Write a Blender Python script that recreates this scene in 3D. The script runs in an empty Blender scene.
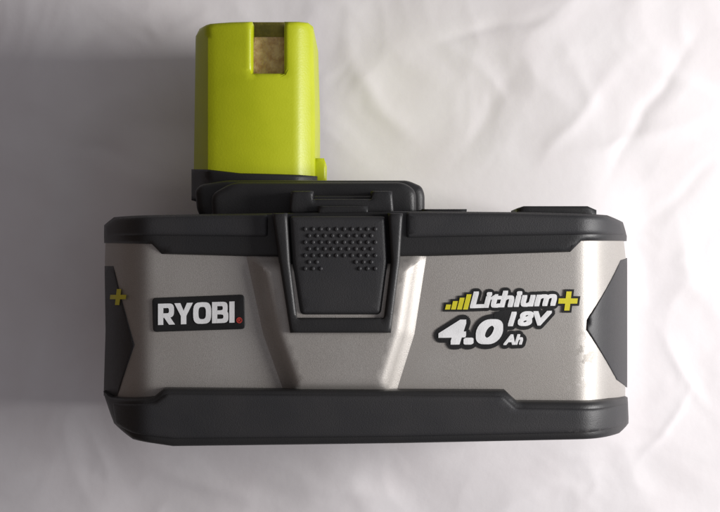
import bpy, math, random
import numpy as np
from mathutils import Vector, noise
from mathutils.geometry import delaunay_2d_cdt
random.seed(3)
H=16.2; F=1300.0
scene=bpy.context.scene
# ------------------------------------------------------------ world, camera, light
w=bpy.data.worlds.new("World"); scene.world=w; w.use_nodes=True
nt=w.node_tree; bg=nt.nodes["Background"]; bg.inputs[1].default_value=1.0
tc=nt.nodes.new("ShaderNodeTexCoord"); sx=nt.nodes.new("ShaderNodeSeparateXYZ"); mr=nt.nodes.new("ShaderNodeMapRange"); rp=nt.nodes.new("ShaderNodeValToRGB")
nt.links.new(tc.outputs["Generated"],sx.inputs[0]); nt.links.new(sx.outputs[0],mr.inputs[0])
mr.inputs[1].default_value=-1; mr.inputs[2].default_value=1
rp.color_ramp.elements[0].position=0.15; rp.color_ramp.elements[0].color=(0.085,0.062,0.052,1)
rp.color_ramp.elements[1].position=0.9; rp.color_ramp.elements[1].color=(0.37,0.38,0.42,1)
nt.links.new(mr.outputs[0],rp.inputs[0]); nt.links.new(rp.outputs[0],bg.inputs[0])
scene.view_settings.view_transform='Standard'
cam=bpy.data.objects.new("camera",bpy.data.cameras.new("camera")); scene.collection.objects.link(cam)
cam.location=(0,0,H); cam.data.sensor_width=36; cam.data.lens=65; cam.data.clip_end=200
scene.camera=cam
def area(name,loc,target,sx,sy,power,col):
    l=bpy.data.lights.new(name,'AREA'); l.shape='RECTANGLE'; l.size=sx; l.size_y=sy; l.energy=power; l.color=col
    o=bpy.data.objects.new(name,l); o.location=loc
    o.rotation_euler=(Vector(target)-Vector(loc)).to_track_quat('-Z','Y').to_euler()
    scene.collection.objects.link(o); return o
area("window_light",(14,0.1,9.3),(0,-0.3,0),5.5,5.5,3050,(1.0,0.98,0.97))
# ------------------------------------------------------------ materials
def srgb(r,g,b):
    f=lambda c:(c/255/12.92) if c/255<=0.04045 else ((c/255+0.055)/1.055)**2.4
    return (f(r),f(g),f(b),1)
def material(name,c1,c2,rough=0.5,metal=0.0,nscale=6,bump=0.05,bscale=60,rough2=None,spec=0.5,spk=None,dust=None,scuff=None):
    m=bpy.data.materials.new(name); m.use_nodes=True; nt=m.node_tree; N=nt.nodes; L=nt.links
    b=N["Principled BSDF"]; b.inputs["Metallic"].default_value=metal
    b.inputs["Specular IOR Level"].default_value=spec
    tc=N.new("ShaderNodeTexCoord")
    def noi(sc,det=4):
        n=N.new("ShaderNodeTexNoise"); n.inputs["Scale"].default_value=sc; n.inputs["Detail"].default_value=det
        L.new(tc.outputs["Object"],n.inputs["Vector"]); return n.outputs["Fac"]
    def rng(src,a,b_,c=0,d=1):
        r=N.new("ShaderNodeMapRange"); 
        for i,v in zip((1,2,3,4),(a,b_,c,d)): r.inputs[i].default_value=v
        L.new(src,r.inputs[0]); return r.outputs[0]
    def mix(f,A,B):
        x=N.new("ShaderNodeMix"); x.data_type='RGBA'; L.new(f,x.inputs[0])
        L.new(A,x.inputs[6]); x.inputs[7].default_value=B; return x.outputs[2]
    n1=noi(nscale,6)
    r=N.new("ShaderNodeValToRGB"); r.color_ramp.elements[0].position=0.35; r.color_ramp.elements[1].position=0.65
    r.color_ramp.elements[0].color=c1; r.color_ramp.elements[1].color=c2
    L.new(n1,r.inputs["Fac"])
    col=r.outputs["Color"]
    if spk:
        vm=N.new("ShaderNodeVectorMath"); vm.operation='SCALE'
        L.new(col,vm.inputs[0]); L.new(rng(noi(spk[0],2),0.3,0.7,1-spk[1],1+spk[1]),vm.inputs["Scale"]); col=vm.outputs[0]
    if dust: col=mix(rng(noi(dust[0],5),dust[1],dust[1]+0.2,0,dust[2]),col,srgb(120,116,110))
    if scuff:
        for (cx,cy,rx,ry,c,k,sc,th) in scuff:
            mp=N.new("ShaderNodeMapping"); mp.vector_type='POINT'
            mp.inputs["Location"].default_value=(-cx/rx,-cy/ry,0); mp.inputs["Scale"].default_value=(1/rx,1/ry,0)
            L.new(tc.outputs["Object"],mp.inputs["Vector"])
            ln=N.new("ShaderNodeVectorMath"); ln.operation='LENGTH'; L.new(mp.outputs[0],ln.inputs[0])
            mm=N.new("ShaderNodeMath"); mm.operation='MULTIPLY'
            L.new(rng(ln.outputs["Value"],0.4,1.0,1,0),mm.inputs[0]); L.new(rng(noi(sc,5),th,th+0.06,0,k),mm.inputs[1])
            col=mix(mm.outputs[0],col,c)
    L.new(col,b.inputs["Base Color"])
    L.new(rng(n1,0,1,rough,rough2 or rough+0.12),b.inputs["Roughness"])
    bp=N.new("ShaderNodeBump"); bp.inputs["Strength"].default_value=bump; bp.inputs["Distance"].default_value=0.05
    L.new(noi(bscale,4),bp.inputs["Height"]); L.new(bp.outputs["Normal"],b.inputs["Normal"])
    return m
M_black=material("black_plastic",srgb(31,31,32),srgb(36,35,35),0.40,0,2,0.09,75)
M_dark=material("dark_rubber",srgb(40,40,42),srgb(46,45,46),0.46,0,2,0.12,85,
   scuff=[(-2.45,0.42,0.25,0.05,srgb(105,102,98),0.6,26,0.5),(-2.2,-1.84,0.5,0.07,srgb(100,97,93),0.5,22,0.52),(2.3,-1.78,0.5,0.08,srgb(100,97,93),0.5,22,0.52),(0.9,-1.84,0.8,0.05,srgb(95,92,88),0.4,24,0.54)])
M_deep=material("gap_black",srgb(10,10,11),srgb(16,16,17),0.7)
M_lime=material("lime_plastic",srgb(182,191,12),srgb(189,197,18),0.34,0,3,0.05,50)
M_white=material("white_ink",srgb(228,228,228),srgb(240,240,240),0.5)
M_ink=material("black_ink",srgb(14,14,15),srgb(20,20,21),0.45)
M_yel=material("yellow_ink",srgb(206,196,30),srgb(216,206,50),0.5)
M_red=material("red_ink",srgb(190,60,50),srgb(200,70,60),0.5)
M_tan=material("contact_tan",srgb(190,150,112),srgb(224,194,156),0.5,0.1,14,0.3,40)
M_notch_shade=material("olive_notch_shade",srgb(120,112,40),srgb(150,140,60),0.5,0.0,12,0.2,40)  # olive-brown shadow colour: shade inside the stem notch painted in
M_silver=material("silver_paint",srgb(168,163,157),srgb(173,169,164),0.46,0.5,1.2,0.10,110,spk=(150,0.15),rough2=0.52,
   scuff=[(2.27,-1.0,0.13,0.36,srgb(112,107,101),0.6,11,0.52),(2.15,-1.25,0.2,0.12,srgb(200,196,192),0.35,16,0.56)])
M_sheet=material("white_paper",srgb(226,221,222),srgb(231,227,228),0.75,0,1.2,0.05,9,spec=0.25)
# ------------------------------------------------------------ helpers
XC=0.05
def S(x,y):
    t=abs(x-XC); z=3.2-0.004*t*t
    if t>2.12:
        d=(t-2.12)/0.68
        z-=0.85*d**2.0 if d<1 else 0.85+(d-1)*2.0
    return z
def plane(z0): return lambda x,y:z0
def p2w(u,v,surf,off=0.0):
    z=3.2
    for _ in range(12):
        D=H-z; x=(u-360)*D/F; y=(256-v)*D/F
        z=0.5*z+0.5*(surf(x,y)+off)
    return (x,y)
def round_poly(P,r,n=5):
    if r<=0: return P
    out=[];k=len(P)
    for i in range(k):
        a=Vector(P[i-1]);b=Vector(P[i]);c=Vector(P[(i+1)%k])
        d1=(a-b);d2=(c-b);l=min(r,d1.length*0.45,d2.length*0.45)
        p=b+d1.normalized()*l;q=b+d2.normalized()*l
        for j in range(n+1):
            t=j/n; pt=p*(1-t)**2+b*2*t*(1-t)+q*t*t; out.append((pt.x,pt.y))
    return out
def resample(P,res):
    out=[];k=len(P)
    for i in range(k):
        a=P[i];b=P[(i+1)%k];L=math.hypot(b[0]-a[0],b[1]-a[1]);
        if L<1e-5: continue
        n=max(1,int(L/res+0.5))
        for j in range(n): out.append((a[0]+(b[0]-a[0])*j/n,a[1]+(b[1]-a[1])*j/n))
    return out
def dists(pts,P):
    A=np.array(P);B=np.roll(A,-1,axis=0);Q=np.array(pts)
    d=B-A;L2=(d**2).sum(1)+1e-12
    out=np.empty(len(Q))
    for i in range(0,len(Q),2000):
        q=Q[i:i+2000][:,None,:]
        t=np.clip(((q-A)*d).sum(2)/L2,0,1)
        c=A+t[...,None]*d
        out[i:i+2000]=np.sqrt(((q-c)**2).sum(2)).min(1)
    return out
def inside(pts,P):
    Q=np.array(pts);r=np.zeros(len(Q),bool);k=len(P)
    for i in range(k):
        x1,y1=P[i];x2,y2=P[(i+1)%k]
        if y1==y2: continue
        c=((y1>Q[:,1])!=(y2>Q[:,1]))&(Q[:,0]<(x2-x1)*(Q[:,1]-y1)/(y2-y1)+x1)
        r^=c
    return r
def make(name,V,Fc,mat,parent=None,label=None,smooth=32):
    me=bpy.data.meshes.new(name); me.from_pydata(V,[],Fc); me.validate(); me.update()
    me.materials.append(mat)
    me.shade_smooth()
    me.set_sharp_from_angle(angle=math.radians(smooth))
    o=bpy.data.objects.new(name,me); scene.collection.objects.link(o)
    if parent: o.parent=parent
    if label: o["label"]=label
    return o
def panel_geo(poly,off,bev,skirt,surf=S,res=0.07,rr=0.0,shape='round',world=False,deep=None):
    P=poly if world else [p2w(u,v,surf,off) for u,v in poly]
    P=round_poly(P,rr)
    a=sum(P[i][0]*P[(i+1)%len(P)][1]-P[(i+1)%len(P)][0]*P[i][1] for i in range(len(P)))
    if a<0: P=P[::-1]
    B=resample(P,res); nB=len(B)
    pts=[]
    fr=[0.08,0.25,0.55,1.0] if shape=='round' else [0.25,0.5,0.75,1.0]
    if bev>0:
        for i in range(nB):
            a=B[i-1];b=B[(i+1)%nB];dx=b[0]-a[0];dy=b[1]-a[1];l=math.hypot(dx,dy) or 1
            nx,ny=-dy/l,dx/l
            for f in fr: pts.append((B[i][0]+nx*bev*f,B[i][1]+ny*bev*f,bev*f))
        q=[(p[0],p[1]) for p in pts]; d=dists(q,B); ins=inside(q,B)
        pts=[q[i] for i in range(len(q)) if ins[i] and d[i]>pts[i][2]*0.93]
    xs=[p[0] for p in B];ys=[p[1] for p in B]
    g=[(x,y) for x in np.arange(min(xs),max(xs),res) for y in np.arange(min(ys),max(ys),res)]
    if g:
        d=dists(g,B);ins=inside(g,B)
        pts+=[g[i] for i in range(len(g)) if ins[i] and d[i]>bev+res*0.4]
    allp=[Vector(p) for p in B]+[Vector(p) for p in pts]
    vs,es,fs,_,_,_=delaunay_2d_cdt(allp,[],[list(range(nB))],1,1e-6)
    vv=[(v.x,v.y) for v in vs]; d=dists(vv,B)
    V=[]
    for (x,y),dd in zip(vv,d):
        z=surf(x,y)+off
        if bev>0 and dd<bev:
            t=dd/bev
            z-= bev*(1-math.sqrt(max(0,1-(1-t)**2))) if shape=='round' else (shape*(0.5+0.5*math.cos(math.pi*t)))
        V.append((x,y,z))
    Fc=[tuple(f) for f in fs]
    cnt={}
    for f in Fc:
        for i in range(len(f)):
            cnt[(f[i],f[(i+1)%len(f)])]=1
    bnd=[e for e in cnt if (e[1],e[0]) not in cnt]
    low={}
    for e in bnd:
        for i in e:
            if i not in low:
                x,y,z=V[i]; zz=z-skirt
                if deep is not None and (abs(x-XC)>2.66): zz=min(zz,deep)
                low[i]=len(V); V.append((x,y,zz))
    for a,b in bnd: Fc.append((b,a,low[a],low[b]))
    return V,Fc
def panel(name,poly,off,bev,mat,parent,skirt=0.12,label=None,**k):
    V,Fc=panel_geo(poly,off,bev,skirt,**k)
    return make(name,V,Fc,mat,parent,label)
def merge(*gs):
    V=[];Fc=[]
    for v,f in gs:
        n=len(V);V+=v;Fc+=[tuple(i+n for i in q) for q in f]
    return V,Fc
def text_tris(s,cache={}):
    if s in cache: return cache[s]
    c=bpy.data.curves.new("t",'FONT'); c.body=s; c.resolution_u=6
    o=bpy.data.objects.new("t",c); scene.collection.objects.link(o)
    bpy.context.view_layer.update()
    me=bpy.data.meshes.new_from_object(o.evaluated_get(bpy.context.evaluated_depsgraph_get()))
    V=[(v.co.x,v.co.y) for v in me.vertices];Fc=[tuple(p.vertices) for p in me.polygons]
    bpy.data.objects.remove(o); bpy.data.meshes.remove(me); bpy.data.curves.remove(c)
    x0=min(v[0] for v in V);x1=max(v[0] for v in V);y0=min(v[1] for v in V);y1=max(v[1] for v in V)
    V=[((x-x0)/(x1-x0),(y-y0)/(y1-y0)) for x,y in V]
    cache[s]=(V,Fc); return V,Fc
def text_geo(s,quad,off,bold,surf=S,sq=False):
    T,Fc=text_tris(s); bl,br,tr,tl=quad; gs=[]
    if bold<=0: offs=[(0,0)]
    elif sq: offs=[(bold*a,bold*b*0.8) for a in(-1,-0.33,0.33,1) for b in(-1,-0.33,0.33,1)]
    else: offs=[(0,0)]+[(bold*r*math.cos(2*math.pi*i/m),bold*r*math.sin(2*math.pi*i/m)) for r,m in((1,24),(0.62,12),(0.3,6)) for i in range(m)]
    for k,(ox,oy) in enumerate(offs):
        V=[]
        for a,b in T:
            u=(bl[0]*(1-a)+br[0]*a)*(1-b)+(tl[0]*(1-a)+tr[0]*a)*b+ox
            v=(bl[1]*(1-a)+br[1]*a)*(1-b)+(tl[1]*(1-a)+tr[1]*a)*b+oy
            x,y=p2w(u,v,surf,off); V.append((x,y,surf(x,y)+off+k*0.0001))
        gs.append((V,Fc))
    return merge(*gs)
def flat(poly,off,surf=S):
    return panel_geo(poly,off,0,0.004,surf=surf,res=0.2)
# ------------------------------------------------------------ battery
bat=bpy.data.objects.new("battery_pack",None); scene.collection.objects.link(bat)
bat["label"]="grey and black tool battery with lime green stem on white sheet"
bat["category"]="battery"
outline=[(106,224),(114,217),(200,214),(520,213),(608,216),(622,222),(626,250),(626,420),(612,434),(580,439),(170,444),(130,437),(112,420),(104,396),(104,300)]
V,Fc=panel_geo(outline,-0.12,0.1,0.1,rr=0.08)
P=[p2w(u,v,S,-0.12) for u,v in outline]; P=resample(round_poly(P,0.08),0.1)
n=len(P);rings=[(2.0,1.0),(1.0,1.0),(0.45,0.985),(0.12,0.95),(0.0,0.91)];base=len(V)
cx,cy=0.05,-0.7
for z,s in [(2.95,1.0)]+rings:
    for x,y in P:
        zz=min(z,S(x,y)-0.25); V.append((cx+(x-cx)*s,cy+(y-cy)*s,zz))
for r in range(len(rings)):
    for i in range(n):
        j=(i+1)%n; a=base+r*n; Fc.append((a+i,a+n+i,a+n+j,a+j))
Fc.append(tuple(base+len(rings)*n+i for i in range(n)))
make("housing_core",V,Fc,M_black,bat)
shell=panel("silver_shell",[(105,238),(624,236),(627,262),(626,402),(115,402),(106,385),(108,300),(104,262)],0.0,0.03,M_silver,bat,skirt=0.1,deep=0.9,res=0.06)
panel("end_insert",[(104,266),(113,266),(134,345),(117,396),(103,396),(105,330)],0.02,0.02,M_dark,bat,skirt=0.05,deep=1.0)
panel("end_insert",[(628,258),(621,260),(587,320),(587,330),(617,380),(628,388)],0.02,0.02,M_dark,bat,skirt=0.05,deep=1.0)
panel("upper_band",[(103,225),(113,217),(200,214),(277,213),(398,211),(520,212),(608,215),(624,222),(628,236),(628,241),(582,241),(571,252),(402,257),(268,257),(161,254),(151,244),(103,243)],0.05,0.05,M_black,bat,skirt=0.15,deep=1.4,res=0.06)
panel("upper_rim",[(104,226),(114,218),(200,215),(268,214),(268,237),(105,236)],0.085,0.05,M_dark,bat,skirt=0.1,res=0.06,rr=0.04)
panel("upper_rim",[(406,212),(520,213),(606,216),(622,223),(626,235),(406,238)],0.085,0.05,M_dark,bat,skirt=0.1,res=0.06,rr=0.04)
panel("lower_band",[(102,392),(110,398),(152,398),(163,389),(290,390),(506,391),(518,402),(612,400),(629,398),(630,424),(620,434),(585,440),(400,444),(172,447),(132,440),(113,424)],0.19,0.06,M_black,bat,skirt=0.3,deep=1.2,res=0.06)
panel("lower_rim",[(115,424),(134,434),(172,439),(400,437),(584,433),(618,427),(628,419),(628,403),(615,406),(516,408),(503,396),(166,394),(154,403),(112,403)],0.215,0.035,M_dark,bat,skirt=0.08,res=0.06,rr=0.03)
panel("latch_frame",[(244,252),(428,251),(415,335),(394,402),(286,402),(262,335)],0.15,0.20,M_silver,bat,skirt=0.05,res=0.05,shape=0.15)
# latch
latch=panel("latch",[(272,214),(402,213),(393,320),(389,333),(292,333),(287,320)],0.10,0.02,M_deep,bat,skirt=0.2)
panel("latch_surround",[(272,213),(287,213),(290,262),(297,318),(384,318),(391,262),(388,213),(403,213),(400,262),(391,333),(290,333),(279,262)],0.22,0.035,M_black,latch,skirt=0.15,res=0.04)
B1=panel_geo([(289,216),(386,216),(388,262),(381,315),(300,315),(292,262)],0.185,0.05,0.15,res=0.05,rr=0.05)
dots=[]
for r in range(7):
    for c in range(10):
        u=305+c*7.8+(3.9 if r%2 else 0); v=229+r*6.6
        if u>377 or (r in(5,6) and 322<u<352): continue
        V=[];k=8
        for rad,h in ((2.4,-0.003),(1.9,0.012),(1.0,0.018)):
            for i in range(k):
                x,y=p2w(u+rad*math.cos(2*math.pi*i/k),v+rad*math.sin(2*math.pi*i/k),S,0.2);V.append((x,y,S(x,y)+0.185+h))
        Fd=[(a*k+i,a*k+(i+1)%k,(a+1)*k+(i+1)%k,(a+1)*k+i)[::-1] for a in range(2) for i in range(k)]+[tuple(2*k+i for i in range(k))[::-1]]
        dots.append((V,Fd))
V,Fc=merge(B1,*dots)
make("button",V,Fc,M_dark,latch)
V,Fc=merge(panel_geo([(289,214),(291,191),(313,191),(313,199),(371,199),(371,191),(392,191),(394,214)],0.02,0.03,0.7,surf=plane(3.12),res=0.04),
           panel_geo([(300,196),(384,196),(384,213),(300,213)],0.0,0.02,0.5,surf=plane(3.02),res=0.05),
           panel_geo([(318,206),(368,206),(368,222),(318,222)],0.0,0.02,0.3,surf=plane(3.22),res=0.05))
make("clip",V,Fc,M_black,latch)
V,Fc=merge(panel_geo([(194,190),(200,184),(226,180),(408,180),(422,186),(425,194),(425,226),(205,226),(196,210)],0,0.08,1.9,surf=plane(2.7),rr=0.05,res=0.06),
           panel_geo([(210,194),(232,182),(404,182),(416,190),(417,226),(212,226)],0,0.07,0.5,surf=plane(2.85),rr=0.08,res=0.06))
make("collar",V,Fc,M_black,bat)
panel("terminal_cover",[(422,209),(467,209),(467,225),(422,225)],0,0.03,M_black,bat,skirt=0.5,surf=plane(3.0))
panel("terminal_cover",[(517,209),(524,206),(588,206),(597,210),(597,225),(517,225)],0,0.03,M_black,bat,skirt=0.5,surf=plane(3.05))
# stem
def SS(x,y):
    t=(x+1.13)/0.64
    z=2.42-0.10*t*t-0.10*max(0,abs(t)-0.75)/0.25
    if t<-0.8: z-=0.5*(-0.8-t)
    return z
stem=panel("stem",[(195,36),(199,28),(210,23),(230,21.5),(252,21),(252,73),(284,73),(284,21),(308,22),(313,26),(315,100),(315,181),(193,178)],0,0.05,M_lime,bat,skirt=1.7,surf=SS,res=0.05)
panel("stem_base",[(191,169),(240,173),(317,176),(317,200),(191,200)],0.03,0.03,M_black,stem,skirt=1.7,surf=SS,res=0.06)
panel("contact_plate",[(250,37),(286,37),(286,75),(250,75)],0,0.01,M_tan,stem,skirt=0.2,surf=plane(2.2))
panel("notch_shade_strip",[(250,22),(286,22),(286,40),(250,40)],0,0.01,M_notch_shade,stem,skirt=0.2,surf=plane(2.1))  # top of the notch recess, its shade put into the colour
panel("release_tab",[(312,158),(324,158),(326,164),(326,184),(312,184)],0,0.03,M_lime,bat,skirt=0.4,surf=plane(2.1))
# ------------------------------------------------------------ lettering
plate=panel("name_plate",[(152,298),(244,294.5),(245,329),(153,332)],0.018,0.008,M_ink,bat,skirt=0.03,rr=0.04)
def rect(a,b,c,d): return [(a,b),(c,b),(c,d),(a,d)]
def arc(x0,x1,y0,y1,th,tv):
    o=[];i=[];cy=(y0+y1)/2;hy=(y1-y0)/2;wx=x1-x0
    for k in range(13):
        a=-math.pi/2+math.pi*k/12
        c,s=math.cos(a),math.sin(a)
        o.append((x0+wx*abs(c)**0.55,cy+hy*math.copysign(abs(s)**0.65,s)))
        i.append((x0+(wx-th)*abs(c)**0.6,cy+(hy-tv)*math.copysign(abs(s)**0.7,s)))
    return o+i[::-1]
def ringpoly(x0,x1,y0,y1,th,tv):
    cx=(x0+x1)/2
    R=arc(cx-0.1,x1,y0,y1,th,tv); return [R,[(2*cx-x,y) for x,y in R]]
L={'R':[rect(0,0,5.2,20),rect(5,15.8,9.2,20),rect(5,6.6,9.2,10.8),arc(9,16,6.6,20,5,4.2),[(6,7),(11,8.5),(17,0),(11,0)]],
   'Y':[[(0,20),(6,20),(9.3,12.6),(12.6,20),(18.6,20),(12,7.8),(12,0),(6.6,0),(6.6,7.8)]],
   'O':ringpoly(0,18,-0.2,20.2,5.2,4.4),
   'B':[rect(0,0,5.2,20),rect(5,16,9.2,20),rect(5,8.2,9.2,12),rect(5,0,9.2,4),arc(9,15.6,8.2,20,4.8,4),arc(9,16.4,0,12,5,4)],
   'I':[rect(0,0,5.2,20)]}
gs=[];pen=0;k=0
tot=17+18.6+18+16.4+5.2+4*0.9-2.2
for ch in "RYOBI":
    wd={'R':17,'Y':18.6,'O':18,'B':16.4,'I':5.2}[ch]
    for poly in L[ch]:
        q=[(158+(pen+x)*76.5/tot, 325.0-y*1.06-(pen+x)*2.4/76) for x,y in poly]
        gs.append(flat(q,0.024+k*0.0002)); k+=1
    pen+=wd+0.9-(1.6 if ch in "R" else 0)-(0.6 if ch=='Y' else 0)
make("name_lettering",*merge(*gs),M_white,plate)
V,Fc=text_geo("®",[(236.5,323),(242,323),(242,317.5),(236.5,317.5)],0.024,0.3)
make("trademark_sign",V,Fc,M_red,plate)
def bars(off,grow):
    gs=[]
    for i in range(4):
        x=445+i*6.0;h=5+i*3.4;b=309.5;s=0.25
        g=grow
        gs.append(flat([(x-g,b+g),(x+4.8+g,b+g),(x+4.8+g+s*h,b-h-g),(x-g+s*h,b-h-g)],off+i*0.0003))
    return gs
def plus(off,g,cx=568,cy=301,r=9.5,t=2.6,sf=S):
    a=r+g;b=t+g;k=0.12
    P=[(-b,-a),(b,-a),(b,-b),(a,-b),(a,b),(b,b),(b,a),(-b,a),(-b,b),(-a,b),(-a,-b),(-b,-b)]
    return flat([(cx+x-k*y,cy+y) for x,y in P],off)
Q1=("Lithium",[(471,307.5),(554,305),(558,290),(475,292.5)])
Q2=("18V",[(509,325.5),(547,324.5),(551,311.5),(513,312.5)])
Q3=("4.0",[(438,343.5),(497,342.5),(504,320.5),(445,321.5)])
Q4=("Ah",[(504,344.5),(521,344),(524,334.5),(507,335)])
emblem=make("capacity_emblem",*merge(text_geo(*Q1,0.008,4.2),text_geo(*Q2,0.0085,4.8),text_geo(*Q3,0.009,6.6),text_geo(*Q4,0.0095,4.4),*bars(0.012,2.0),plus(0.0135,2.2),
   flat([(494,312),(512,309),(508,330),(503,338),(494,338)],0.0145)),M_ink,bat)
make("capacity_lettering",*merge(text_geo(*Q1,0.018,1.15,sq=True),text_geo(*Q2,0.018,1.15,sq=True),text_geo(*Q3,0.018,2.0,sq=True),text_geo(*Q4,0.018,0.7,sq=True)),M_white,emblem)
make("charge_bars",*merge(*bars(0.019,0)),M_yel,emblem)
make("plus_mark",*plus(0.019,0),M_yel,emblem)
make("plus_mark",*plus(0.032,0,cx=118,cy=297,r=8,t=2.2),M_yel,bat)
# ------------------------------------------------------------ sheet
rnd=random.Random(11)
cre=[((520,190),(640,40)),((560,160),(700,120)),((430,40),(560,10)),((600,110),(560,30)),((640,230),(715,160)),((350,60),(420,150)),((30,60),(150,20)),((20,450),(140,490)),((500,470),(700,440)),((250,480),(420,500)),((60,140),(180,180)),((660,330),(720,420)),((470,150),(600,190)),((640,60),(720,90)),((340,20),(380,120)),((440,190),(520,60)),((380,40),(470,90)),((600,190),(700,30)),((640,470),(700,380)),((150,470),(260,500))]
cr=[]
for a,b in cre:
    A=Vector(((a[0]-360)/80.2,(256-a[1])/80.2));B=Vector(((b[0]-360)/80.2,(256-b[1])/80.2))
    cr.append((A,B,rnd.uniform(0.06,0.22),rnd.uniform(0.012,0.032)*rnd.choice([1,1,-1])))
def sheet_h(x,y):
    p=Vector((x*0.45,y*0.45,1.3))
    wv=noise.noise(p*1.0)*0.10
    q=Vector((x*0.45+0.3*noise.noise(p*1.7),y*0.45+0.3*noise.noise(p*1.7+Vector((9,2,1))),4.4))
    a1=math.sqrt(noise.noise(q*1.5)**2+0.0006); a2=math.sqrt(noise.noise(q*3.1+Vector((3,3,3)))**2+0.0006)
    a3=math.sqrt(noise.noise(q*6.0+Vector((7,1,3)))**2+0.001)
    wv+=0.05*(0.5-a1)+0.022*(0.5-a2)+0.008*(0.5-a3)
    P=Vector((x+0.08*noise.noise(p*5),y+0.08*noise.noise(p*5+Vector((5,5,5)))))
    for A,B,wd,h in cr:
        d=B-A;t=max(0,min(1,(P-A).dot(d)/d.length_squared));r_=P-(A+d*t);dist=r_.length
        e=(1/(1+(dist/wd)**2))**1.5*math.sin(math.pi*min(1,max(0.0,t*0.9+0.05)))
        wv+=h*e
    dx=max(0,abs(x-0.05)-2.7);dy=max(0,abs(y+0.6)-1.4);m=min(1,math.hypot(dx,dy)/0.9);m=m*m*(3-2*m)
    return (wv-0.11)*m-0.02
nx,ny=460,370;X0,X1,Y0,Y1=-8.5,8.5,-6.8,6.8
V=[(X0+(X1-X0)*i/nx,Y0+(Y1-Y0)*j/ny,0) for j in range(ny+1) for i in range(nx+1)]
V=[(x,y,sheet_h(x,y)) for x,y,_ in V]
Fc=[(j*(nx+1)+i,j*(nx+1)+i+1,(j+1)*(nx+1)+i+1,(j+1)*(nx+1)+i) for j in range(ny) for i in range(nx)]
sh=make("white_sheet",V,Fc,M_sheet,smooth=180)
sh["kind"]="structure"; sh["label"]="crumpled white paper sheet under the battery"
